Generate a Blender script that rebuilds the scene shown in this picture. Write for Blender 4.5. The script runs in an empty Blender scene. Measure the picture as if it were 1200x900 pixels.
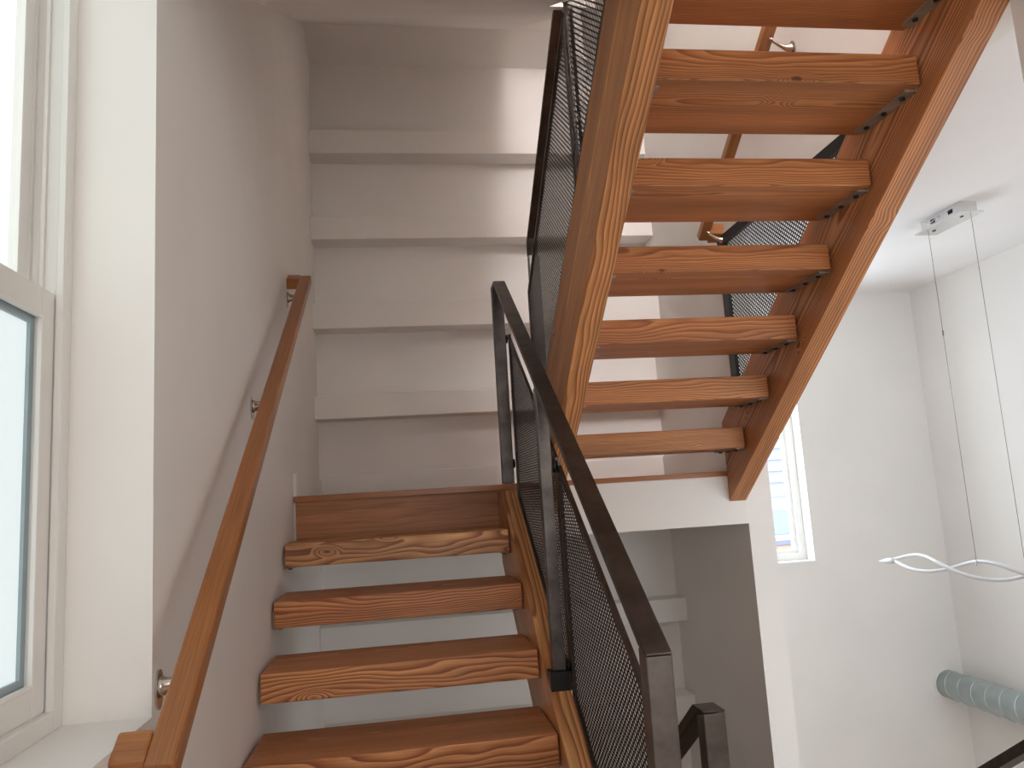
import bpy, bmesh, math, random
from mathutils import Matrix, Vector

random.seed(7)
S = bpy.context.scene
COL = S.collection

# ------------------------------------------------------------------ camera
cam_d = bpy.data.cameras.new('camera')
cam_d.sensor_width = 36.0
cam_d.lens = 897.33 / 1200 * 36.0
cam_d.clip_start = 0.02
cam = bpy.data.objects.new('camera', cam_d)
COL.objects.link(cam)
cam.matrix_world = Matrix((
    (0.988536, 0.03964226, -0.14568823, 0.46038475),
    (-0.13810844, -0.15251234, -0.97860413, -3.29302671),
    (-0.06101334, 0.98750619, -0.14528901, -0.05541079),
    (0, 0, 0, 1)))
S.camera = cam

# ------------------------------------------------------------------ world, lights, exposure
W = bpy.data.worlds.new('sky')
S.world = W
W.use_nodes = True
bg = W.node_tree.nodes['Background']
bg.inputs['Color'].default_value = (0.85, 0.92, 1.0, 1)
bg.inputs['Strength'].default_value = 13.0


def area(name, loc, direction, sx, sy, watts, col):
    l = bpy.data.lights.new(name, 'AREA')
    l.shape = 'RECTANGLE'
    l.size, l.size_y, l.energy, l.color = sx, sy, watts, col
    o = bpy.data.objects.new(name, l)
    COL.objects.link(o)
    o.location = loc
    o.rotation_euler = Vector(direction).to_track_quat('-Z', 'Z').to_euler()
    return o


# glowing panes of the left window, and of unseen windows added for light (see the windows section):
# radiance of each pane, so that the light can be balanced here
DAY = {'side': ((1.0, 0.97, 0.97, 1), 1.9), 'near': ((0.82, 0.93, 1.0, 1), 3.8), 'stair': ((1.0, 0.96, 0.93, 1), 4.1),
       'upper': ((1.0, 0.95, 0.94, 1), 38.0), 'left_upper': ((0.88, 1.0, 0.985, 1), 1.2), 'left_lower': ((0.86, 0.96, 0.97, 1), 0.74)}
# sky light entering by the clear far window
portal = area('sky_portal_far_window', (2.57, 1.19, 0.15), (0, -1, 0), 0.6, 1.4, 1, (1, 1, 1))
portal.data.cycles.is_portal = True

S.view_settings.view_transform = 'Standard'
S.view_settings.look = 'None'
S.view_settings.gamma = 1.0
S.view_settings.use_curve_mapping = False
S.view_settings.exposure = 0.0
S.cycles.use_denoising = True
S.cycles.max_bounces = 8
S.cycles.diffuse_bounces = 5

# ------------------------------------------------------------------ materials
TH = math.atan2(0.18, 0.26415)


class NT:
    def __init__(self, name):
        self.m = bpy.data.materials.new(name)
        self.m.use_nodes = True
        self.t = self.m.node_tree
        self.b = self.t.nodes['Principled BSDF']

    def n(self, kind, **kw):
        x = self.t.nodes.new('ShaderNode' + kind)
        for k, v in kw.items():
            if k.startswith('i_'):
                key = k[2:]
                x.inputs[int(key) if key.isdigit() else key].default_value = v
            else:
                setattr(x, k, v)
        return x

    def l(self, a, b):
        self.t.links.new(a, b)

    def math(self, op, a, b=None, c=None):
        x = self.n('Math', operation=op)
        for i, v in enumerate((a, b, c)):
            if v is None:
                continue
            if isinstance(v, (int, float)):
                x.inputs[i].default_value = v
            else:
                self.l(v, x.inputs[i])
        return x.outputs[0]


def srgb(r, g, b):
    f = lambda c: (c / 255 / 12.92) if c / 255 <= 0.04045 else ((c / 255 + 0.055) / 1.055) ** 2.4
    return (f(r), f(g), f(b), 1)


def paint(name, col, rough=0.6, bump=0.04):
    k = NT(name)
    tc = k.n('TexCoord')
    no = k.n('TexNoise', i_Scale=90.0, i_Detail=3.0)
    k.l(tc.outputs['Object'], no.inputs['Vector'])
    lo = k.n('TexNoise', i_Scale=1.7, i_Detail=3.0)
    k.l(tc.outputs['Object'], lo.inputs['Vector'])
    mr = k.n('MapRange', i_3=0.965, i_4=1.03)
    mr.inputs[1].default_value, mr.inputs[2].default_value = 0.3, 0.7
    k.l(lo.outputs[0], mr.inputs[0])
    mx = k.n('Mix', data_type='RGBA', blend_type='MULTIPLY')
    mx.inputs[0].default_value = 1.0
    mx.inputs[6].default_value = col
    k.l(mr.outputs[0], mx.inputs[7])
    k.l(mx.outputs[2], k.b.inputs['Base Color'])
    k.b.inputs['Roughness'].default_value = rough
    k.b.inputs['Specular IOR Level'].default_value = 0.35
    bp = k.n('Bump', i_Strength=bump, i_Distance=0.002)
    k.l(no.outputs[0], bp.inputs['Height'])
    k.l(bp.outputs[0], k.b.inputs['Normal'])
    return k.m


def wood(name, light, mid, dark, rings=120.0, rot=(0, 0, 0), knots=True, rough=0.42, soft=0.0, wander=0.075):
    """rings cut around a pith that lies beside the board; grain runs along the local X axis"""
    k = NT(name)
    tc = k.n('TexCoord')
    oi = k.n('ObjectInfo')
    mp = k.n('Mapping')
    mp.inputs['Rotation'].default_value = rot
    k.l(tc.outputs['Object'], mp.inputs['Vector'])
    rnd = oi.outputs['Random']
    off = k.n('CombineXYZ')
    k.l(k.math('MULTIPLY', rnd, 37.0), off.inputs[0])
    k.l(k.math('MULTIPLY', k.math('SINE', k.math('MULTIPLY', rnd, 91.0)), 0.09), off.inputs[1])
    k.l(k.math('ADD', k.math('MULTIPLY', k.math('SINE', k.math('MULTIPLY', rnd, 57.0)), 0.05), -0.09), off.inputs[2])
    ad = k.n('VectorMath', operation='ADD')
    k.l(mp.outputs[0], ad.inputs[0])
    k.l(off.outputs[0], ad.inputs[1])
    v = ad.outputs[0]
    # slow wander of the pith along the board
    st = k.n('VectorMath', operation='MULTIPLY')
    st.inputs[1].default_value = (1.3, 5.0, 5.0)
    k.l(v, st.inputs[0])
    n1 = k.n('TexNoise', i_Scale=1.0, i_Detail=2.5, i_Roughness=0.55)
    k.l(st.outputs[0], n1.inputs['Vector'])
    wob = k.math('MULTIPLY', k.math('SUBTRACT', n1.outputs[0], 0.5), wander)
    sx = k.n('SeparateXYZ')
    k.l(v, sx.inputs[0])
    y = k.math('ADD', sx.outputs[1], wob)
    z = k.math('ADD', sx.outputs[2], wob)
    r = k.math('SQRT', k.math('ADD', k.math('MULTIPLY', y, y), k.math('MULTIPLY', z, z)))
    kd = None
    if knots:
        ks = k.n('VectorMath', operation='MULTIPLY')
        ks.inputs[1].default_value = (3.4, 0.4, 8.0)
        k.l(v, ks.inputs[0])
        vo = k.n('TexVoronoi', i_Scale=1.0)
        k.l(ks.outputs[0], vo.inputs['Vector'])
        kd = k.n('MapRange', interpolation_type='SMOOTHSTEP', i_3=1.0, i_4=0.0)
        kd.inputs[1].default_value, kd.inputs[2].default_value = 0.0, 0.24
        k.l(vo.outputs['Distance'], kd.inputs[0])
        r = k.math('ADD', r, k.math('MULTIPLY', kd.outputs[0], 0.022))
    ph = k.math('FRACT', k.math('MULTIPLY', r, rings))
    rp = k.n('ValToRGB')
    e = rp.color_ramp.elements
    e[0].position, e[0].color = 0.0, light
    e[1].position, e[1].color = 1.0, light
    for p, c in ((0.45, mid), (0.80, dark), (0.90, dark)):
        q = e.new(p)
        q.color = c
    k.l(ph, rp.inputs[0])
    # fine fibres
    fs = k.n('VectorMath', operation='MULTIPLY')
    fs.inputs[1].default_value = (7.0, 260.0, 260.0)
    k.l(v, fs.inputs[0])
    fi = k.n('TexNoise', i_Scale=1.0, i_Detail=3.0)
    k.l(fs.outputs[0], fi.inputs['Vector'])
    fm = k.n('MapRange', i_3=0.80, i_4=1.16)
    fm.inputs[1].default_value, fm.inputs[2].default_value = 0.3, 0.7
    k.l(fi.outputs[0], fm.inputs[0])
    # broad tone change across the board
    bs = k.n('VectorMath', operation='MULTIPLY')
    bs.inputs[1].default_value = (0.9, 14.0, 14.0)
    k.l(v, bs.inputs[0])
    bn = k.n('TexNoise', i_Scale=1.0, i_Detail=2.0)
    k.l(bs.outputs[0], bn.inputs['Vector'])
    bm_ = k.n('MapRange', i_3=0.78, i_4=1.2)
    bm_.inputs[1].default_value, bm_.inputs[2].default_value = 0.3, 0.7
    k.l(bn.outputs[0], bm_.inputs[0])
    tone = k.math('MULTIPLY', fm.outputs[0], bm_.outputs[0])
    base = rp.outputs[0]
    if soft > 0:
        sm = k.n('Mix', data_type='RGBA')
        sm.inputs[0].default_value = soft
        k.l(base, sm.inputs[6])
        sm.inputs[7].default_value = mid
        base = sm.outputs[2]
    m1 = k.n('Mix', data_type='RGBA', blend_type='MULTIPLY')
    m1.inputs[0].default_value = 1.0
    k.l(base, m1.inputs[6])
    k.l(tone, m1.inputs[7])
    m2 = k.n('Mix', data_type='RGBA', blend_type='MULTIPLY')
    m2.inputs[0].default_value = 1.0
    k.l(m1.outputs[2], m2.inputs[6])
    k.l(oi.outputs['Color'], m2.inputs[7])
    out = m2.outputs[2]
    if kd is not None:
        core = k.n('MapRange', i_3=0.0, i_4=0.75)
        core.inputs[1].default_value, core.inputs[2].default_value = 0.80, 0.92
        k.l(kd.outputs[0], core.inputs[0])
        m3 = k.n('Mix', data_type='RGBA')
        k.l(core.outputs[0], m3.inputs[0])
        k.l(out, m3.inputs[6])
        m3.inputs[7].default_value = srgb(74, 40, 24)
        out = m3.outputs[2]
    k.l(out, k.b.inputs['Base Color'])
    k.b.inputs['Roughness'].default_value = rough
    k.b.inputs['Specular IOR Level'].default_value = 0.4
    bp = k.n('Bump', i_Strength=0.12, i_Distance=0.001)
    k.l(ph, bp.inputs['Height'])
    k.l(bp.outputs[0], k.b.inputs['Normal'])
    return k.m


def metal(name, col, rough, metallic=0.75, mottling=0.35):
    k = NT(name)
    tc = k.n('TexCoord')
    no = k.n('TexNoise', i_Scale=14.0, i_Detail=5.0, i_Roughness=0.6)
    k.l(tc.outputs['Object'], no.inputs['Vector'])
    mr = k.n('MapRange', i_3=1 - mottling, i_4=1 + mottling)
    mr.inputs[1].default_value, mr.inputs[2].default_value = 0.3, 0.7
    k.l(no.outputs[0], mr.inputs[0])
    mx = k.n('Mix', data_type='RGBA', blend_type='MULTIPLY')
    mx.inputs[0].default_value = 1.0
    mx.inputs[6].default_value = col
    k.l(mr.outputs[0], mx.inputs[7])
    k.l(mx.outputs[2], k.b.inputs['Base Color'])
    k.b.inputs['Metallic'].default_value = metallic
    k.b.inputs['Roughness'].default_value = rough
    return k.m


def glow(name, col, strength):
    k = NT(name)
    k.b.inputs['Base Color'].default_value = (0.30, 0.33, 0.34, 1)
    k.b.inputs['Roughness'].default_value = 0.35
    k.b.inputs['Emission Color'].default_value = col
    k.b.inputs['Emission Strength'].default_value = strength
    return k.m


def clear_glass(name):
    k = NT(name)
    k.t.nodes.remove(k.b)
    out = k.t.nodes['Material Output']
    tr = k.n('BsdfTransparent')
    tr.inputs[0].default_value = (0.93, 0.96, 0.97, 1)
    gl = k.n('BsdfGlossy', i_Roughness=0.02)
    mx = k.n('MixShader')
    mx.inputs[0].default_value = 0.06
    k.l(tr.outputs[0], mx.inputs[1])
    k.l(gl.outputs[0], mx.inputs[2])
    k.l(mx.outputs[0], out.inputs['Surface'])
    return k.m


M = {}
M['paint'] = paint('painted_wall', (0.862, 0.828, 0.793, 1))
M['ceil'] = paint('painted_ceiling', (0.90, 0.865, 0.85, 1), rough=0.75)
M['trim'] = paint('painted_trim', (0.84, 0.82, 0.79, 1), rough=0.4, bump=0.02)
M['vinyl'] = paint('window_vinyl', (0.80, 0.78, 0.75, 1), rough=0.35, bump=0.01)
M['floor'] = paint('concrete_floor', (0.55, 0.44, 0.34, 1), rough=0.6)
FL, FM, FD = srgb(208, 159, 113), srgb(186, 132, 88), srgb(138, 84, 53)
M['tread'] = wood('fir_tread', FL, FM, FD, rings=150.0)
M['tread_fine'] = wood('fir_tread_fine_grain', FL, FM, FD, rings=230.0, soft=0.3, wander=0.045)
M['stringer_up'] = wood('fir_stringer_rising', FL, FM, FD, rings=170.0, rot=(-TH, 0, math.radians(-90)), rough=0.45, soft=0.15, wander=0.03)
M['stringer_down'] = wood('fir_stringer_falling', FL, FM, FD, rings=170.0, rot=(TH, 0, math.radians(-90)), rough=0.45, soft=0.15, wander=0.03)
M['handrail'] = wood('fir_handrail', srgb(178, 120, 74), srgb(166, 107, 62), srgb(138, 84, 46), rings=260.0,
                     knots=False, rough=0.3, soft=0.7)
M['ply'] = wood('plywood_riser', srgb(176, 122, 80), srgb(166, 110, 70), srgb(148, 94, 58), rings=45.0, knots=False,
                rough=0.45, soft=0.5)
M['steel'] = metal('blackened_steel', srgb(84, 76, 71), 0.42, 0.8)
M['steel_post'] = metal('mill_scale_steel', srgb(108, 102, 99), 0.40, 0.85)
M['mesh'] = metal('expanded_mesh_steel', srgb(52, 46, 43), 0.55, 0.35, 0.2)
M['black'] = metal('black_fitting', srgb(22, 22, 23), 0.5, 0.1, 0.2)
M['angle'] = metal('grey_angle_steel', srgb(158, 146, 132), 0.5, 0.25)
M['nickel'] = metal('satin_nickel', srgb(205, 198, 190), 0.22, 1.0, 0.05)
M['chrome'] = metal('brushed_chrome', srgb(225, 225, 225), 0.25, 0.9, 0.05)
M['galv'] = metal('galvanised_duct', srgb(190, 200, 200), 0.42, 0.6, 0.10)
M['tube'] = paint('white_tube', (0.86, 0.87, 0.89, 1), rough=0.3, bump=0.0)
M['wire'] = metal('steel_wire', srgb(120, 118, 115), 0.4, 0.5, 0.0)
M['frost_hi'] = glow('frosted_pane_upper', *DAY['left_upper'])
M['frost_lo'] = glow('frosted_pane_lower', *DAY['left_lower'])
for _k in ('side', 'near', 'stair', 'upper'):
    M['frost_' + _k] = glow('frosted_pane_' + _k, *DAY[_k])  # glowing panes of the added windows
M['edge_shade'] = paint('pane_edge_shade', (0.34, 0.42, 0.45, 1), rough=0.4)  # grey-blue that paints the shade along the pane edge
M['glass'] = clear_glass('clear_pane')
M['siding'] = paint('house_siding', srgb(90, 90, 104), rough=0.7)
M['house_trim'] = paint('house_trim', (0.21, 0.21, 0.22, 1))
M['house_glass'] = metal('house_window_glass', srgb(70, 84, 106), 0.15, 0.0, 0.1)
M['house_orange'] = paint('house_orange_board', srgb(128, 78, 56))


# ------------------------------------------------------------------ builders
def tag(o, label=None, cat=None, group=None, kind=None):
    for k_, v_ in (('label', label), ('category', cat), ('group', group), ('kind', kind)):
        if v_:
            o[k_] = v_
    return o


def empty(name, loc, label, cat, group=None, kind=None):
    o = bpy.data.objects.new(name, None)
    o.empty_display_size = 0.1
    COL.objects.link(o)
    o.location = loc
    return tag(o, label, cat, group, kind)


def wloc(o):
    p = Vector(o.location)
    while o.parent:
        o = o.parent
        p += Vector(o.location)
    return p


def link(name, me, mat, parent=None, loc=(0, 0, 0), tint=None):
    """loc is a world position; things and parts are never rotated, so children only need an offset"""
    o = bpy.data.objects.new(name, me)
    COL.objects.link(o)
    if mat is not None and not me.materials:
        me.materials.append(mat)
    if parent is not None:
        o.parent = parent
        o.location = Vector(loc) - wloc(parent)
    else:
        o.location = loc
    if tint:
        o.color = (*tint, 1)
    return o


def to_mesh(bm, name, bevel=0.0, seg=2, smooth=False):
    bmesh.ops.recalc_face_normals(bm, faces=bm.faces)
    if bevel > 0:
        bmesh.ops.bevel(bm, geom=[e for e in bm.edges if e.is_manifold and e.calc_face_angle(0) > 0.5],
                        offset=bevel, segments=seg, affect='EDGES', profile=0.5)
    me = bpy.data.meshes.new(name)
    bm.to_mesh(me)
    bm.free()
    if smooth:
        for p in me.polygons:
            p.use_smooth = True
    return me


def add_box(bm, lo, hi):
    v = [bm.verts.new((x, y, z)) for x in (lo[0], hi[0]) for y in (lo[1], hi[1]) for z in (lo[2], hi[2])]
    for f in ((0, 1, 3, 2), (4, 6, 7, 5), (0, 4, 5, 1), (2, 3, 7, 6), (0, 2, 6, 4), (1, 5, 7, 3)):
        bm.faces.new([v[i] for i in f])


def box(name, lo, hi, mat, parent=None, bevel=0.0, tint=None):
    c = [(a + b) / 2 for a, b in zip(lo, hi)]
    bm = bmesh.new()
    add_box(bm, [a - k for a, k in zip(lo, c)], [b - k for b, k in zip(hi, c)])
    return link(name, to_mesh(bm, name, bevel), mat, parent, c, tint)


def boxes(name, bl, mat, parent=None):
    bm = bmesh.new()
    for lo, hi in bl:
        add_box(bm, lo, hi)
    return link(name, to_mesh(bm, name), mat, parent)


def extrude_yz(name, pts, x0, x1, mat, parent=None, bevel=0.0, tint=None, origin=None):
    """prism: an outline in the Y-Z plane, given thickness along X"""
    if origin is None:
        origin = ((x0 + x1) / 2, sum(p[0] for p in pts) / len(pts), sum(p[1] for p in pts) / len(pts))
    bm = bmesh.new()
    a = [bm.verts.new((x0 - origin[0], y - origin[1], z - origin[2])) for y, z in pts]
    b = [bm.verts.new((x1 - origin[0], y - origin[1], z - origin[2])) for y, z in pts]
    bm.faces.new(a)
    bm.faces.new(b[::-1])
    n = len(pts)
    for i in range(n):
        bm.faces.new((a[i], a[(i + 1) % n], b[(i + 1) % n], b[i]))
    return link(name, to_mesh(bm, name, bevel), mat, parent, origin, tint)


def tube_mesh(name, pts, r, seg=10, cap=True, radii=None):
    bm = bmesh.new()
    rings = []
    P = [Vector(p) for p in pts]
    up = None
    for i, p in enumerate(P):
        t = (P[min(i + 1, len(P) - 1)] - P[max(i - 1, 0)]).normalized()
        if up is None:
            up = Vector((0, 0, 1)) if abs(t.z) < 0.9 else Vector((1, 0, 0))
        s = t.cross(up).normalized()
        up = s.cross(t).normalized()
        rr = radii[i] if radii else r
        rings.append([bm.verts.new(p + s * (rr * math.cos(2 * math.pi * j / seg)) + up * (rr * math.sin(2 * math.pi * j / seg)))
                      for j in range(seg)])
    for a, b in zip(rings, rings[1:]):
        for j in range(seg):
            bm.faces.new((a[j], a[(j + 1) % seg], b[(j + 1) % seg], b[j]))
    if cap:
        bm.faces.new(rings[0])
        bm.faces.new(rings[-1][::-1])
    return to_mesh(bm, name, smooth=True)


def tube(name, pts, r, mat, parent=None, seg=10, radii=None):
    o0 = Vector(pts[0])
    me = tube_mesh(name, [Vector(p) - o0 for p in pts], r, seg, radii=radii)
    return link(name, me, mat, parent, o0)


def clip_line(p, d, poly):
    """parameter range of the line p + t d inside a convex outline"""
    t0, t1 = -1e9, 1e9
    n = len(poly)
    cx = sum(q[0] for q in poly) / n
    cy = sum(q[1] for q in poly) / n
    for i in range(n):
        a, b = poly[i], poly[(i + 1) % n]
        nx, ny = -(b[1] - a[1]), b[0] - a[0]
        if (cx - a[0]) * nx + (cy - a[1]) * ny < 0:
            nx, ny = -nx, -ny
        num = (p[0] - a[0]) * nx + (p[1] - a[1]) * ny
        den = d[0] * nx + d[1] * ny
        if abs(den) < 1e-12:
            if num < 0:
                return None
        elif den > 0:
            t0 = max(t0, -num / den)
        else:
            t1 = min(t1, -num / den)
    return (t0, t1) if t1 - t0 > 0.004 else None


def expanded_mesh(name, poly, x, parent, mat='mesh', half_w=0.0025, half_t=0.0006, lx=0.0235, lz=0.0190):
    """diamond mesh: two families of crossing strands, clipped to the outline in the Y-Z plane"""
    bm = bmesh.new()
    oy = sum(p[0] for p in poly) / len(poly)
    oz = sum(p[1] for p in poly) / len(poly)
    for sgn in (1, -1):
        L_ = math.hypot(lx, lz)
        d = (lx / L_, sgn * lz / L_)
        nrm = (-d[1], d[0])
        step = (lx * lz / 2) / (L_ / 2)
        proj = [(p[0] * nrm[0] + p[1] * nrm[1]) for p in poly]
        k0 = int(math.floor(min(proj) / step))
        k1 = int(math.ceil(max(proj) / step))
        for k_ in range(k0, k1 + 1):
            p = (nrm[0] * k_ * step, nrm[1] * k_ * step)
            c = clip_line(p, d, poly)
            if not c:
                continue
            a = (p[0] + d[0] * c[0], p[1] + d[1] * c[0])
            b = (p[0] + d[0] * c[1], p[1] + d[1] * c[1])
            xo = sgn * half_t * 0.6
            vs = []
            for q in (a, b):
                for sx in (-1, 1):
                    for sn in (-1, 1):
                        vs.append(bm.verts.new((xo + sx * half_t, q[0] + nrm[0] * sn * half_w - oy,
                                                q[1] + nrm[1] * sn * half_w - oz)))
            for f in ((0, 1, 3, 2), (4, 6, 7, 5), (0, 4, 5, 1), (2, 3, 7, 6), (0, 2, 6, 4), (1, 5, 7, 3)):
                bm.faces.new([vs[i] for i in f])
    o = link(name, to_mesh(bm, name), M[mat], parent, (x, oy, oz))
    o['kind'] = 'stuff'
    return o


def bar_yz(name, a, b, w, x0, x1, mat, parent, bevel=0.0):
    """flat bar from a to b in the Y-Z plane, w wide across its length"""
    d = Vector((b[0] - a[0], b[1] - a[1])).normalized()
    n = Vector((-d.y, d.x)) * (w / 2)
    return extrude_yz(name, [(a[0] + n.x, a[1] + n.y), (b[0] + n.x, b[1] + n.y),
                             (b[0] - n.x, b[1] - n.y), (a[0] - n.x, a[1] - n.y)], x0, x1, mat, parent, bevel)


def framed_panel(poly, x, parent, w=0.020, t=0.005):
    p = empty('mesh_panel', (x, sum(q[0] for q in poly) / len(poly), sum(q[1] for q in poly) / len(poly)), None, None)
    p.location = Vector(p.location) - wloc(parent)
    p.parent = parent
    expanded_mesh('wire_mesh', poly, x, p)
    n = len(poly)
    cy = sum(q[0] for q in poly) / n
    cz = sum(q[1] for q in poly) / n
    for i in range(n):
        a, b = poly[i], poly[(i + 1) % n]
        d = Vector((b[0] - a[0], b[1] - a[1])).normalized()
        nn = Vector((-d.y, d.x))
        if nn.x * (cy - a[0]) + nn.y * (cz - a[1]) < 0:
            nn = -nn
        k_ = w / 2
        bar_yz('frame_bar', (a[0] + nn.x * k_, a[1] + nn.y * k_), (b[0] + nn.x * k_, b[1] + nn.y * k_), w,
               x - t, x + t, M['steel'], p)
    return p


def disc_x(name, c, r, h, mat, parent, seg=16):
    return tube(name, [(c[0] - h / 2, c[1], c[2]), (c[0] + h / 2, c[1], c[2])], r, mat, parent, seg)


# ------------------------------------------------------------------ dimensions
RISE, RUN, THICK = 0.18, 0.26415, 0.0878
SL = RISE / RUN
XW = 2.0            # left face of the wall between the stair and the tall room
ZC = 1.098          # ceiling of the tall room
YB = 1.10           # back wall
XR = 3.74           # far side wall of the tall room
YN = -4.6
ZF, ZT = -3.4, 4.4

# ------------------------------------------------------------------ the setting
WY0, WY1, WZ0, WZ1 = -3.10, -1.775, -0.406, 1.30      # opening of the left window
tag(boxes('wall_left', [((-0.25, YN, ZF), (0, WY0, ZT)), ((-0.25, WY1, ZF), (0, YB + 0.2, ZT)),
                        ((-0.25, WY0, ZF), (0, WY1, WZ0)), ((-0.25, WY0, WZ1), (0, WY1, ZT))], M['paint']), kind='structure')
wall_back = tag(boxes('wall_back', [((0, YB, ZF), (XW + 0.12, YB + 0.2, ZT))], M['paint']), kind='structure')
FX0, FX1, FZ0, FZ1 = 2.26, 2.878, -0.543, 0.85         # opening of the far window
tag(boxes('wall_far', [((XW + 0.12, YB, ZF), (FX0, YB + 0.2, ZT)), ((FX1, YB, ZF), (XR + 0.2, YB + 0.2, ZT)),
                       ((FX0, YB, ZF), (FX1, YB + 0.2, FZ0)), ((FX0, YB, FZ1), (FX1, YB + 0.2, ZT))], M['paint']),
    kind='structure')
tag(boxes('wall_right', [((XW, 0.046, ZF), (XW + 0.12, YB, ZC)), ((XW, -1.745, ZC), (XW + 0.12, YB, ZT)),
                         ((XW, YN, ZF), (XW + 0.12, -1.745, ZT))], M['paint']), kind='structure')
SY0, SY1, SZ0, SZ1 = -3.1, -0.95, -2.7, 0.3          # unseen side window of the tall room, added for its light
tag(boxes('wall_side', [((XR, YN, ZF), (XR + 0.2, SY0, ZT)), ((XR, SY1, ZF), (XR + 0.2, YB, ZT)),
                        ((XR, SY0, ZF), (XR + 0.2, SY1, SZ0)), ((XR, SY0, SZ1), (XR + 0.2, SY1, ZT))], M['paint']),
    kind='structure')
NEAR = [('stair', 0.45, 1.65, -0.75, 0.95), ('upper', 0.85, 1.92, 2.65, 4.1), ('near', 2.3, 3.6, -2.2, 0.85)]  # windows behind the viewer, made up as light sources
tag(boxes('wall_near', [((-0.25, YN - 0.2, ZF), (0.45, YN, ZT)), ((1.92, YN - 0.2, ZF), (2.3, YN, ZT)),
                        ((3.6, YN - 0.2, ZF), (XR + 0.2, YN, ZT)),
                        ((0.45, YN - 0.2, ZF), (1.92, YN, -0.75)), ((1.65, YN - 0.2, -0.75), (1.92, YN, 0.95)),
                        ((0.45, YN - 0.2, 0.95), (1.92, YN, 2.65)), ((0.45, YN - 0.2, 4.1), (1.92, YN, ZT)), ((0.45, YN - 0.2, 2.65), (0.85, YN, 4.1)),
                        ((2.3, YN - 0.2, ZF), (3.6, YN, -2.2)), ((2.3, YN - 0.2, 0.85), (3.6, YN, ZT))], M['paint']),
    kind='structure')
tag(boxes('floor', [((-0.25, YN, ZF - 0.2), (XR + 0.2, YB + 0.2, ZF))], M['floor']), kind='structure')
tag(boxes('ceiling', [((XW + 0.12, YN, ZC), (XR, YB, ZC + 0.2))], M['ceil']), kind='structure')
tag(boxes('ceiling_upper', [((-0.25, YN, ZT), (XW + 0.12, YB + 0.2, ZT + 0.2))], M['ceil']), kind='structure')
tag(boxes('floor_lower_landing', [((0, YN, -1.87), (1.05, -2.10, -1.62)), ((1.05, YN, -1.87), (XW, -1.60, -1.62))],
          M['floor']), kind='structure')
tag(boxes('floor_upper', [((0, YN, 1.10), (1.04, -1.78, 1.62)), ((1.04, YN, 1.10), (XW, -2.40, 1.62))], M['ceil']),
    kind='structure')

# soffit under the next flight, and the flat soffit of its landing
SOF_A, SOF_B = 2.175, 0.61
sof = tag(empty('ceiling_soffit', (0.6, 0, 2.3), None, None), kind='structure')
sz = lambda y: SOF_A + SOF_B * y
extrude_yz('sloped_soffit', [(-0.88, sz(-0.88)), (0.835, sz(0.835)), (0.835, sz(0.835) + 0.3), (-0.88, sz(-0.88) + 0.3)],
           0, 1.20, M['paint'], sof)
extrude_yz('sloped_soffit', [(-1.78, sz(-1.78)), (-0.88, sz(-0.88)), (-0.88, sz(-0.88) + 0.3), (-1.78, sz(-1.78) + 0.5)],
           0, 1.035, M['paint'], sof)
extrude_yz('flat_soffit', [(0.835, sz(0.835)), (YB, 2.595), (YB, 2.95), (0.835, 2.95)], 0, XW, M['paint'], sof)
extrude_yz('flat_soffit', [(0.30, sz(0.835)), (0.835, sz(0.835)), (0.835, 2.95), (0.30, 2.95)], 1.20, XW, M['paint'], sof)

# ledges on the back wall
for z0, z1 in ((1.957, 2.099), (1.441, 1.574), (0.925, 1.076), (0.422, 0.552), (-0.797, -0.673), (-1.32, -1.19), (-1.84, -1.71)):
    box('ledge', (0, 0.95, z0), (XW, YB, z1), M['paint'], wall_back, bevel=0.003)

# middle landing
ld = tag(empty('floor_landing', (1.0, 0.55, -0.24), None, None), kind='structure')
box('landing_slab', (0, 0.066, -0.24), (XW, YB, -0.026), M['paint'], ld)
box('landing_board', (0.008, 0.10, -0.026), (XW, YB, 0.0), M['ply'], ld)
box('nosing_board', (0.008, 0.024, -0.026), (0.945, 0.10, 0.0), M['handrail'], ld, bevel=0.002, tint=(1.0, 0.92, 0.85))
box('nosing_board', (0.945, 0.030, -0.022), (1.912, 0.10, 0.0), M['handrail'], ld, bevel=0.002, tint=(1.0, 0.95, 0.9))
box('riser_board', (0.012, 0.048, -0.20), (0.868, 0.066, -0.026), M['ply'], ld)
box('fascia', (0.952, 0.040, -0.240), (1.998, 0.066, -0.022), M['paint'], ld, bevel=0.002)
tag(box('baseboard_back', (0, YB - 0.014, 0.0), (XW, YB, 0.125), M['trim'], bevel=0.003), kind='structure')
tag(box('baseboard_left', (0, 0.095, 0.0), (0.014, YB - 0.014, 0.10), M['trim'], bevel=0.003), kind='structure')
tag(box('baseboard_right', (XW - 0.014, 0.12, 0.0), (XW, YB - 0.014, 0.125), M['trim'], bevel=0.003), kind='structure')
tag(box('trim_1', (0.0, 0.07, 0.0), (0.012, 0.094, 0.095), M['trim']), kind='structure')


# ------------------------------------------------------------------ windows
def ring_boxes(x0, x1, y0, y1, z0, z1, w, wz=None):
    wz = wz or w
    return [((x0, y0, z0), (x1, y0 + w, z1)), ((x0, y1 - w, z0), (x1, y1, z1)),
            ((x0, y0 + w, z0), (x1, y1 - w, z0 + wz)), ((x0, y0 + w, z1 - wz), (x1, y1 - w, z1))]


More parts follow.
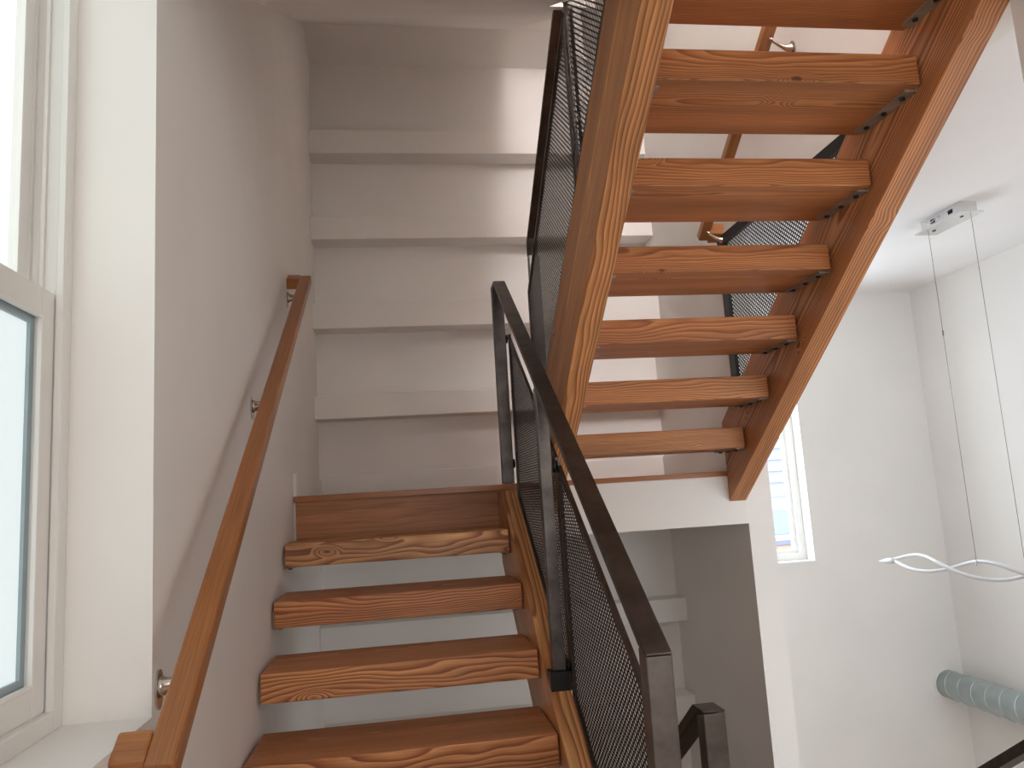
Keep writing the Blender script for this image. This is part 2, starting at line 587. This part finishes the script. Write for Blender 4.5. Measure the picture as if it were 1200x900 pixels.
def sash(parent, x0, x1, y0, y1, z0, z1, w, pane_mat, rails=None, edge_shade=False):
    s = empty('sash', ((x0 + x1) / 2, (y0 + y1) / 2, z0), None, None)
    s.location = Vector(s.location) - wloc(parent)
    s.parent = parent
    rails = rails or w
    box('stile', (x0, y0, z0), (x1, y0 + w, z1), M['vinyl'], s, 0.004)
    box('stile', (x0, y1 - w, z0), (x1, y1, z1), M['vinyl'], s, 0.004)
    box('rail', (x0, y0 + w, z0), (x1, y1 - w, z0 + rails), M['vinyl'], s, 0.004)
    box('rail', (x0, y0 + w, z1 - rails), (x1, y1 - w, z1), M['vinyl'], s, 0.004)
    # glazing bead
    for lo, hi in ring_boxes(x1 - 0.006, x1 + 0.002, y0 + w - 0.001, y1 - w + 0.001, z0 + rails - 0.001, z1 - rails + 0.001, 0.006):
        box('glazing_bead', lo, hi, M['trim'], s)
    xm = (x0 + x1) / 2 - 0.006
    box('pane', (xm, y0 + w - 0.004, z0 + rails - 0.004), (xm + 0.006, y1 - w + 0.004, z1 - rails + 0.004), pane_mat, s)
    if edge_shade:  # strips that imitate the shaded border of the pane
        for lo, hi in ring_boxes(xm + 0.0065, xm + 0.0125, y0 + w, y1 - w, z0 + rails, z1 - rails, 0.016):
            box('edge_shade_strip', lo, hi, M['edge_shade'], s)
    return s


win = tag(empty('window_1', (-0.18, (WY0 + WY1) / 2, WZ0), None, None), kind='structure')
for lo, hi in ring_boxes(-0.235, -0.148, WY0, WY1, WZ0, WZ1, 0.035):
    box('frame', lo, hi, M['vinyl'], win, 0.003)
# inner stop and balance track on the jamb
box('jamb_track', (-0.225, WY1 - 0.048, WZ0 + 0.035), (-0.205, WY1 - 0.035, WZ1 - 0.035), M['vinyl'], win, 0.002)
box('jamb_track', (-0.190, WY1 - 0.044, 0.36), (-0.183, WY1 - 0.035, WZ1 - 0.035), M['vinyl'], win, 0.001)
box('jamb_track', (-0.160, WY1 - 0.042, WZ0 + 0.035), (-0.148, WY1 - 0.035, WZ1 - 0.035), M['vinyl'], win, 0.001)
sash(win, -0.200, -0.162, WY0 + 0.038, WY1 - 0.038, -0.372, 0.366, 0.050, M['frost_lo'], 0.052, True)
sash(win, -0.240, -0.205, WY0 + 0.040, WY1 - 0.050, 0.31, WZ1 - 0.036, 0.040, M['frost_hi'], 0.045)
box('sill_board', (-0.150, WY0, WZ0 - 0.02), (0.001, WY1, WZ0 + 0.0015), M['trim'], win)

win2 = tag(empty('window_2', ((FX0 + FX1) / 2, YB + 0.12, FZ0), None, None), kind='structure')


def frame_xz(parent, x0, x1, y0, y1, z0, z1, w, name, mat):
    for lo, hi in (((x0, y0, z0), (x0 + w, y1, z1)), ((x1 - w, y0, z0), (x1, y1, z1)),
                   ((x0 + w, y0, z0), (x1 - w, y1, z0 + w)), ((x0 + w, y0, z1 - w), (x1 - w, y1, z1))):
        box(name, lo, hi, mat, parent, 0.002)


frame_xz(win2, FX0, FX1, YB + 0.09, YB + 0.17, FZ0, FZ1, 0.045, 'frame', M['vinyl'])
frame_xz(win2, FX0 + 0.045, FX1 - 0.045, YB + 0.105, YB + 0.14, FZ0 + 0.045, FZ1 - 0.045, 0.02, 'sash', M['trim'])
box('pane', (FX0 + 0.06, YB + 0.12, FZ0 + 0.06), (FX1 - 0.06, YB + 0.126, FZ1 - 0.06), M['glass'], win2)
box('sill_board', (FX0 - 0.004, YB - 0.012, FZ0 - 0.018), (FX1 + 0.004, YB + 0.09, FZ0 + 0.002), M['trim'], win2)

added_win = tag(empty('window_3', (XR + 0.1, (SY0 + SY1) / 2, SZ0), None, None), kind='structure')  # unseen window added to throw light in from the side
for lo, hi in ring_boxes(XR + 0.06, XR + 0.12, SY0, SY1, SZ0, SZ1, 0.06):
    box('frame', lo, hi, M['vinyl'], added_win)
box('mullion', (XR + 0.06, -2.06, SZ0 + 0.06), (XR + 0.12, -2.0, SZ1 - 0.06), M['vinyl'], added_win)
for a, b in ((SY0 + 0.06, -2.06), (-2.0, SY1 - 0.06)):
    box('pane', (XR + 0.085, a, SZ0 + 0.06), (XR + 0.093, b, SZ1 - 0.06), M['frost_side'], added_win)
for i, (key, x0, x1, z0, z1) in enumerate(NEAR):  # unseen windows of the near wall, put in for their light
    w_ = tag(empty('window_%d' % (i + 4), ((x0 + x1) / 2, YN - 0.1, z0), None, None), kind='structure')
    frame_xz(w_, x0, x1, YN - 0.12, YN - 0.06, z0, z1, 0.06, 'frame', M['vinyl'])
    box('pane', (x0 + 0.06, YN - 0.095, z0 + 0.06), (x1 - 0.06, YN - 0.088, z1 - 0.06), M['frost_' + key], w_)

# ------------------------------------------------------------------ stair flights
# lower flight: rises away from the viewer along the left wall
f1 = empty('stair_flight', (0.45, -1.0, -1.62), 'lower flight of thick timber treads along the left wall up to the landing',
           'staircase', 'timber stair flights')
bm = bmesh.new()
add_box(bm, (-0.426, -0.152, -THICK / 2), (0.426, 0.152, THICK / 2))
tread_me = to_mesh(bm, 'tread', 0.004)
tread_me.materials.append(M['tread'])
T1 = [(1.22, 1.20, 1.15), (1.02, 0.84, 0.74), (1.20, 1.08, 0.98), (1.08, 0.92, 0.82), (1, .9, .8), (1, .9, .8), (1, .9, .8), (1, .9, .8)]
bm = bmesh.new()
add_box(bm, (-0.010, -0.120, -0.003), (0.026, 0.120, 0.003))
add_box(bm, (0.021, -0.120, 0.003), (0.026, 0.120, 0.055))
angle_me = to_mesh(bm, 'bracket')
angle_me.materials.append(M['angle'])
bolt_me = tube_mesh('bolt', [(0, 0, 0), (0, 0, -0.006)], 0.008, 10)
bolt_me.materials.append(M['black'])


def tread_bracket(parent, x, y, z, flip):
    """steel angle under one end of a tread, with three bolts through its flat leg"""
    b = link('bracket', angle_me, None, parent, (x, y, z))
    if flip:
        b.rotation_euler = (0, 0, math.pi)
    for k_ in (-0.085, 0.0, 0.085):
        q = bpy.data.objects.new('bolt', bolt_me)
        COL.objects.link(q)
        q.parent = b
        q.location = (0.005, k_, -0.0025)
    return b


for k in range(1, 9):
    y0 = -k * RUN
    link('tread', tread_me, None, f1, (0.436, y0 + 0.152, -k * RISE - THICK / 2), T1[k - 1])
    bz = -k * RISE - THICK - 0.003
    tread_bracket(f1, 0.8425, y0 + 0.15, bz, False)
    tread_bracket(f1, 0.0265, y0 + 0.15, bz, True)
top1 = lambda y: SL * y + 0.008
bot1 = lambda y: SL * y - 0.36
extrude_yz('stringer', [(-2.46, -1.62), (-2.30, top1(-2.30)), (-0.0514, -0.027), (0.047, -0.027), (0.047, bot1(0.047)), (-1.78, -1.62)],
           0.868, 0.931, M['stringer_up'], f1, 0.003, (1.24, 1.18, 1.08), origin=(0.909, -1.0, -0.9))

# upper flight: rises from the landing back over the viewer
f2 = empty('stair_flight', (1.5, -1.0, 0.0), 'upper flight of open timber treads seen from below, rising toward the viewer',
           'staircase', 'timber stair flights')
T2 = [(1.06, 0.96, 0.88), (1.10, 0.95, 0.86), (1.02, 0.86, 0.80), (1.04, 0.88, 0.80), (1.0, 0.85, 0.76), (1.02, 0.88, 0.80), (0.90, 0.72, 0.62), (0.90, 0.72, 0.62)]
bm = bmesh.new()
add_box(bm, (-0.3825, -0.150, -THICK / 2), (0.3825, 0.150, THICK / 2))
tread2_me = to_mesh(bm, 'tread', 0.004)
tread2_me.materials.append(M['tread_fine'])
for k in range(1, 9):
    yb_ = -0.20 - (k - 1) * RUN
    link('tread', tread2_me, None, f2, (1.5225, yb_ + 0.150, k * RISE - THICK / 2), T2[k - 1])
    bz = k * RISE - THICK - 0.003
    tread_bracket(f2, 1.8885, yb_ + 0.15, bz, False)
    tread_bracket(f2, 1.1585, yb_ + 0.15, bz, True)
top2 = lambda y: RISE - (y - 0.10) * SL
bot2 = lambda y: top2(y) - 0.36
YE = -2.40
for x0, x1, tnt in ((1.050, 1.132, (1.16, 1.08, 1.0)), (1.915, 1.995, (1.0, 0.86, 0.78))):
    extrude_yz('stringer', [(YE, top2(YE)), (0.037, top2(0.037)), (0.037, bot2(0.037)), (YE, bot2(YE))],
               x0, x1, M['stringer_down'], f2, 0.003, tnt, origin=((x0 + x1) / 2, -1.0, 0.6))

# flight going down below the upper one
f0 = empty('stair_flight', (1.5, -0.6, -3.4), 'flight of timber treads going down from the lower landing on the right',
           'staircase', 'timber stair flights')
top0 = lambda y: -1.62 - (y + 1.60) * SL + 0.0
for x0, x1 in ((1.050, 1.132), (1.915, 1.995)):
    extrude_yz('stringer', [(-1.598, top0(-1.598)), (0.85, top0(0.85)), (0.85, top0(0.85) - 0.1), (0.50, top0(0.5) - 0.36), (-1.598, top0(-1.598) - 0.36)],
               x0, x1, M['stringer_down'], f0, 0.003, (0.97, 0.9, 0.8), origin=((x0 + x1) / 2, -0.4, -2.6))
for k in range(1, 9):
    link('tread', tread2_me, None, f0, (1.5225, -1.60 + k * RUN - 0.08, -1.62 - k * RISE - THICK / 2), (0.95, 0.85, 0.75))

# ------------------------------------------------------------------ railings
# railing of the lower flight
XA, XB = 0.880, 0.930
r1 = empty('stair_railing', (0.905, -1.0, -0.7), 'dark steel railing with mesh panels on the lower flight, ending in a near post',
           'railing', 'steel stair railings')
rt = lambda y: SL * y + 0.945
ru = lambda y: SL * y + 0.922
extrude_yz('top_rail', [(-1.902, rt(-1.902)), (-0.110, rt(-0.110)), (0.0, rt(-0.110)), (0.0, rt(-0.110) - 0.022),
                        (-0.108, rt(-0.110) - 0.022), (-1.857, ru(-1.857)), (-1.902, rt(-1.902) - 0.004)], XA, XB, M['steel'], r1, 0.002)
box('post', (XA, -0.040, 0.0), (XB, 0.0, rt(-0.110) - 0.023), M['steel_post'], r1, 0.003)
extrude_yz('post', [(-1.902, top1(-1.902) + 0.004), (-1.857, top1(-1.857) + 0.004), (-1.857, ru(-1.857) - 0.001), (-1.902, rt(-1.902) - 0.005)],
           XA, XB, M['steel_post'], r1, 0.003)
box('post', (XA + 0.003, -0.937, -0.5795), (XB - 0.009, -0.899, ru(-0.938) - 0.002), M['steel_post'], r1, 0.003)
y = -0.918
extrude_yz('post_shoe', [(y - 0.028, top1(y - 0.028)), (y + 0.028, top1(y + 0.028)), (y + 0.028, -0.580), (y - 0.028, -0.580)],
           XA - 0.009, XB - 0.001, M['black'], r1, 0.002)
XP = 0.9435
pl = lambda y: SL * y - 0.030
pu = lambda y: SL * y + 0.676
for a, b in ((-1.846, -0.925), (-0.905, -0.048)):
    framed_panel([(a, pl(a)), (b, pl(b)), (b, pu(b)), (a, pu(a))], XP, r1)
for y, z in ((-0.917, pl(-0.917) + 0.085), (-0.917, pu(-0.917) - 0.02), (-0.022, pl(-0.022) + 0.13), (-0.022, pu(-0.022) - 0.03),
             (-1.88, pu(-1.88) - 0.10)):
    disc_x('standoff', (0.933, y, z), 0.019, 0.010, M['black'], r1)

# railing of the upper flight, between the two flights
XA2, XB2 = 1.075, 1.125
r2 = empty('stair_railing', (1.1, -0.4, 0.3), 'dark steel railing with mesh panels beside the left stringer of the upper flight',
           'railing', 'steel stair railings')
rt2 = lambda y: top2(y) + 0.945
ru2 = lambda y: top2(y) + 0.918
# where the rail meets the sloped soffit
ys_t = (SOF_A - rt2(0)) / (-SL - SOF_B)
ys_u = (SOF_A - ru2(0)) / (-SL - SOF_B)
extrude_yz('top_rail', [(ys_t + 0.003, rt2(ys_t + 0.003)), (0.110, rt2(0.110)), (0.110, rt2(0.11) - 0.075), (0.065, ru2(0.065)), (ys_u + 0.003, ru2(ys_u + 0.003))],
           XA2, XB2, M['steel'], r2, 0.003)
box('post', (XA2, 0.066, 0.0), (XB2, 0.109, rt2(0.11) - 0.077), M['steel_post'], r2, 0.003)
box('post', (XA2 + 0.008, -0.995, top2(-0.995) + 0.03), (XB2 - 0.008, -0.955, sz(-0.995) - 0.003), M['steel_post'], r2, 0.003)
pu2 = lambda y: top2(y) + 0.660
pl2 = lambda y: top2(y) + 0.012
ys_l = (SOF_A - pl2(0)) / (-SL - SOF_B)                  # where the lower edge of the panel meets the soffit
XP2 = 1.0625
framed_panel([(0.060, pl2(0.060)), (0.060, pu2(0.060)), (-0.965, pu2(-0.965)), (-0.965, pl2(-0.965))], XP2, r2)
framed_panel([(-0.985, pl2(-0.985)), (-0.985, sz(-0.985) + 0.028), (ys_l - 0.01, sz(ys_l - 0.01) + 0.028)], XP2, r2)
for y, z in ((-0.965, pl2(-0.965) + 0.1), (0.085, pl2(0.085) + 0.12), (0.085, pu2(0.085) - 0.06)):
    disc_x('standoff', (1.071, y, z), 0.017, 0.008, M['black'], r2)

# railings of the flight going down
for (a, b, zt, lab) in ((1.075, 1.125, -0.535, 'short dark steel post and rail descending beside the near railing post'),
                        (1.935, 1.985, -0.667, 'dark steel rail descending at the bottom right of the picture')):
    rt0 = lambda y: zt - (y + 1.575) * SL
    r0 = empty('stair_railing', ((a + b) / 2, -1.0, -1.9), lab, 'railing', 'steel stair railings')
    extrude_yz('top_rail', [(-1.640, zt), (-1.575, zt), (0.6, rt0(0.6)), (0.6, rt0(0.6) - 0.028), (-1.592, rt0(-1.592) - 0.030), (-1.64, zt - 0.004)],
               a, b, M['steel'], r0, 0.002)
    extrude_yz('post', [(-1.640, -1.62), (-1.597, -1.62), (-1.597, rt0(-1.592) - 0.029), (-1.640, zt - 0.005)], a, b, M['steel_post'], r0, 0.003)
    box('post', (a, 0.40, top0(0.42) + 0.002), (b, 0.44, rt0(0.44) - 0.029), M['steel_post'], r0, 0.003)
    p0l = lambda y: top0(y) + 0.02
    p0u = lambda y: rt0(y) - 0.24
    framed_panel([(-1.592, p0l(-1.592)), (0.395, p0l(0.395)), (0.395, p0u(0.395)), (-1.592, p0u(-1.592))], a - 0.0065, r0)

# mesh guard filling the triangle between the right stringer and the ceiling
gp = empty('mesh_guard', (1.985, -0.5, 0.3), 'triangular black framed mesh guard above the right stringer of the upper flight',
           'guard')
yt = 0.10 - (ZC - 0.012 - RISE) / SL
tri = [(0.024, top2(0.024) + 0.004), (0.024, ZC - 0.006), (yt + 0.006, ZC - 0.006)]
expanded_mesh('wire_mesh', tri, 1.985, gp, 'black')
bar_yz('frame_bar', (-0.006, top2(-0.006) + 0.02), (-0.006, ZC - 0.006), 0.060, 1.977, 1.993, M['black'], gp)
bar_yz('frame_bar', (0.024, ZC - 0.028), (yt + 0.03, ZC - 0.028), 0.044, 1.976, 1.994, M['black'], gp)
bar_yz('frame_bar', (0.024, top2(0.024) + 0.014), (yt + 0.01, top2(yt + 0.01) + 0.014), 0.018, 1.978, 1.992, M['black'], gp)


# ------------------------------------------------------------------ wall handrails
def bracket(parent, wall_x, y, z, sgn, reach, rise):
    """trumpet shaped rail bracket: oval rose on the wall and an arm curving up to the rail"""
    b = empty('rail_bracket', (wall_x, y, z), None, None)
    b.location = Vector(b.location) - wloc(parent)
    b.parent = parent
    pts, rad = [], []
    for i in range(9):
        t = i / 8
        pts.append((wall_x + sgn * (0.003 + reach * t), y, z + rise * (t ** 2.2)))
        rad.append(0.006 + 0.016 * (1 - t) ** 3)
    tube('arm', pts, 0.006, M['nickel'], b, 12, rad)
    bm = bmesh.new()
    bmesh.ops.create_cone(bm, cap_ends=True, segments=20, radius1=1, radius2=1, depth=0.004)
    bmesh.ops.scale(bm, vec=(0.022, 0.036, 1), verts=bm.verts)
    bmesh.ops.rotate(bm, cent=(0, 0, 0), matrix=Matrix.Rotation(math.pi / 2, 3, 'Y'), verts=bm.verts)
    # after the turn the long axis lies along Y: stand it upright
    bmesh.ops.rotate(bm, cent=(0, 0, 0), matrix=Matrix.Rotation(math.pi / 2, 3, 'X'), verts=bm.verts)
    link('rose', to_mesh(bm, 'rose'), M['nickel'], b, (wall_x + sgn * 0.002, y, z - 0.006))


def wall_rail(label, x0, x1, ya, yb_, topf, h, wall_x, sgn, brs):
    """sloped square handrail with level returns to the wall at both ends"""
    hr = empty('wall_handrail', (wall_x, (ya + yb_) / 2, topf((ya + yb_) / 2) - 0.2), label, 'handrail', 'wooden wall handrails')
    L_ = math.hypot(yb_ - ya, topf(yb_) - topf(ya))
    ang = math.atan2(topf(yb_) - topf(ya), yb_ - ya)
    bm = bmesh.new()
    add_box(bm, (-L_ / 2, -(x1 - x0) / 2, -h / 2), (L_ / 2, (x1 - x0) / 2, h / 2))
    me = to_mesh(bm, 'rail', 0.005, 3)
    o = link('rail', me, M['handrail'], hr, ((x0 + x1) / 2, (ya + yb_) / 2, (topf(ya) + topf(yb_)) / 2 - h / 2 / math.cos(ang)))
    o.rotation_euler = (0, -ang, math.pi / 2)
    for yc in (ya, yb_):
        s = 1 if yc == ya else -1
        a, b = sorted((x0 if sgn > 0 else x1, wall_x))
        zc = topf(yc + s * 0.024)
        pr = [(yc, topf(yc)), (yc + s * 0.046, topf(yc + s * 0.046)), (yc + s * 0.046, topf(yc + s * 0.046) - h / math.cos(ang)), (yc, topf(yc) - h / math.cos(ang))]
        extrude_yz('return', pr, a, b, M['handrail_x'], hr, 0.004)
    for (by, bz) in brs:
        bracket(hr, wall_x, by, bz, sgn, abs((x0 + x1) / 2 - wall_x) - 0.004, topf(by) - h / math.cos(ang) - bz - 0.002)
    return hr


M['handrail_x'] = M['handrail']
wall_rail('long reddish wooden handrail on the left wall beside the window', 0.054, 0.100, -1.985, 0.030, lambda y: SL * y + 0.937, 0.040,
          0.0, 1, [(-1.741, -0.36), (-0.817, 0.275), (0.0, 0.845)])
wall_rail('wooden handrail on the right wall seen through the gaps of the upper treads', 1.885, 1.930, -2.2, 0.03,
          lambda y: top2(y) + 0.895, 0.040, XW, -1, [(-1.9, top2(-1.9) + 0.79), (-0.77, top2(-0.77) + 0.80), (-0.03, top2(-0.03) + 0.80)])

# ------------------------------------------------------------------ pendant lamp in the tall room
PX, PY = 2.945, -0.285
pd = empty('pendant_lamp', (PX, PY, -0.5), 'white double wave pendant lamp hanging on two wires from the ceiling', 'lamp')
box('canopy', (2.905, PY - 0.135, ZC - 0.048), (2.985, PY + 0.125, ZC), M['chrome'], pd, 0.002)
box('canopy_plate', (2.890, PY - 0.150, ZC - 0.054), (3.005, PY + 0.155, ZC - 0.048), M['chrome'], pd, 0.001)
for yy in (-0.09, 0.09):
    box('screw_slot', (2.940, PY + yy - 0.006, ZC - 0.0565), (2.948, PY + yy + 0.010, ZC - 0.0538), M['black'], pd)
for yy in (-0.085, 0.03):
    box('slot', (2.9035, PY + yy, ZC - 0.034), (2.9052, PY + yy + 0.028, ZC - 0.016), M['black'], pd)
tube('wire_loop', [(2.902 - 0.012 * math.sin(math.pi * t / 8), PY + 0.0 + 0.09 * t / 8, ZC - 0.014 - 0.02 * math.sin(math.pi * t / 8)) for t in range(9)],
     0.002, M['tube'], pd, 6)
for y_top in (-0.153, -0.425):
    tube('wire', [(PX, y_top, ZC - 0.05), (PX, y_top, -0.472)], 0.0011, M['wire'], pd, 6)
    tube('wire_gripper', [(PX, y_top, -0.48), (PX, y_top, -0.462)], 0.004, M['chrome'], pd, 8)
tube('wire_joint', [(PX, -0.153, 0.555), (PX, -0.153, 0.58)], 0.0032, M['wire'], pd, 6)
Y_A, Y_B = 0.44, -1.01
for s in (1, -1):
    pts = []
    for i in range(73):
        t = i / 72
        y = Y_A + (Y_B - Y_A) * t
        ph = 2 * math.pi * (Y_A - y) / 0.87
        pts.append((PX + 0.030 * s * math.sin(ph * 0.5) * math.cos(ph), y, -0.497 + 0.038 * s * math.sin(ph)))
    tube('wave_tube', pts, 0.0085, M['tube'], pd, 10)
for yy, d in ((Y_A, 1), (Y_B, -1)):
    tube('end_cap', [(PX, yy - d * 0.02, -0.500), (PX, yy + d * 0.02, -0.503), (PX, yy + d * 0.07, -0.508), (PX, yy + d * 0.125, -0.513)],
         0.01, M['tube'], pd, 12, [0.013, 0.016, 0.012, 0.002])

# ------------------------------------------------------------------ spiral duct
DX, DZ, DR = 3.632, -1.318, 0.079
dc = empty('ventilation_duct', (DX, 0.6, DZ - DR), 'round grey spiral metal duct along the right wall', 'duct')
tube('pipe', [(DX, YB - 0.002, DZ), (DX, -4.5, DZ)], DR, M['galv'], dc, 40)
pts = []
pitch = 0.105
n = int(5.5 / pitch * 20)
for i in range(n):
    a = 2 * math.pi * i / 20
    pts.append((DX + (DR + 0.0005) * math.cos(a), YB - 0.03 - pitch * i / 20, DZ + (DR + 0.0005) * math.sin(a)))
tube('spiral_seam', pts, 0.0032, M['galv'], dc, 6)
bm = bmesh.new()
for r_, yy in ((DR + 0.012, 0.0), (DR + 0.012, -0.006), (DR + 0.001, -0.007)):
    for i in range(40):
        bm.verts.new((r_ * math.cos(2 * math.pi * i / 40), yy, r_ * math.sin(2 * math.pi * i / 40)))
bm.verts.ensure_lookup_table()
for k in range(2):
    for i in range(40):
        bm.faces.new([bm.verts[k * 40 + i], bm.verts[k * 40 + (i + 1) % 40], bm.verts[(k + 1) * 40 + (i + 1) % 40], bm.verts[(k + 1) * 40 + i]])
link('wall_collar', to_mesh(bm, 'wall_collar'), M['trim'], dc, (DX, YB, DZ))

# ------------------------------------------------------------------ house outside the far window
hs = empty('neighbour_house', (5.2, 6.1, -3.4), 'pale blue sided house seen through the far window', 'house')
box('wall', (2.5, 6.08, -3.4), (7.6, 6.6, 4.5), M['siding'], hs)
bm = bmesh.new()
vs = [bm.verts.new(p) for p in ((-2.5, -0.004, -0.075), (2.5, -0.004, -0.075), (2.5, -0.034, -0.075), (-2.5, -0.034, -0.075),
                                (-2.5, -0.004, 0.07), (2.5, -0.004, 0.07), (2.5, -0.012, 0.07), (-2.5, -0.012, 0.07))]
for f in ((0, 1, 2, 3), (4, 7, 6, 5), (0, 4, 5, 1), (3, 2, 6, 7), (0, 3, 7, 4), (1, 5, 6, 2)):
    bm.faces.new([vs[i] for i in f])
board_me = to_mesh(bm, 'siding_board')
board_me.materials.append(M['siding'])
for i in range(22):
    link('siding_board', board_me, None, hs, (5.1, 6.084, -0.15 + 0.145 * i))
box('band', (2.6, 6.03, -0.43), (7.6, 6.08, -0.28), M['house_trim'], hs)
box('band', (2.6, 6.05, -0.28), (7.6, 6.08, -0.22), M['siding'], hs)
hw = box('window', (4.6, 6.05, -0.74), (5.9, 6.08, -0.43), M['house_glass'], hs)
box('band', (2.6, 6.03, -0.81), (7.6, 6.08, -0.745), M['house_trim'], hs)
box('orange_board', (2.6, 6.03, -0.96), (7.6, 6.08, -0.885), M['house_orange'], hs)
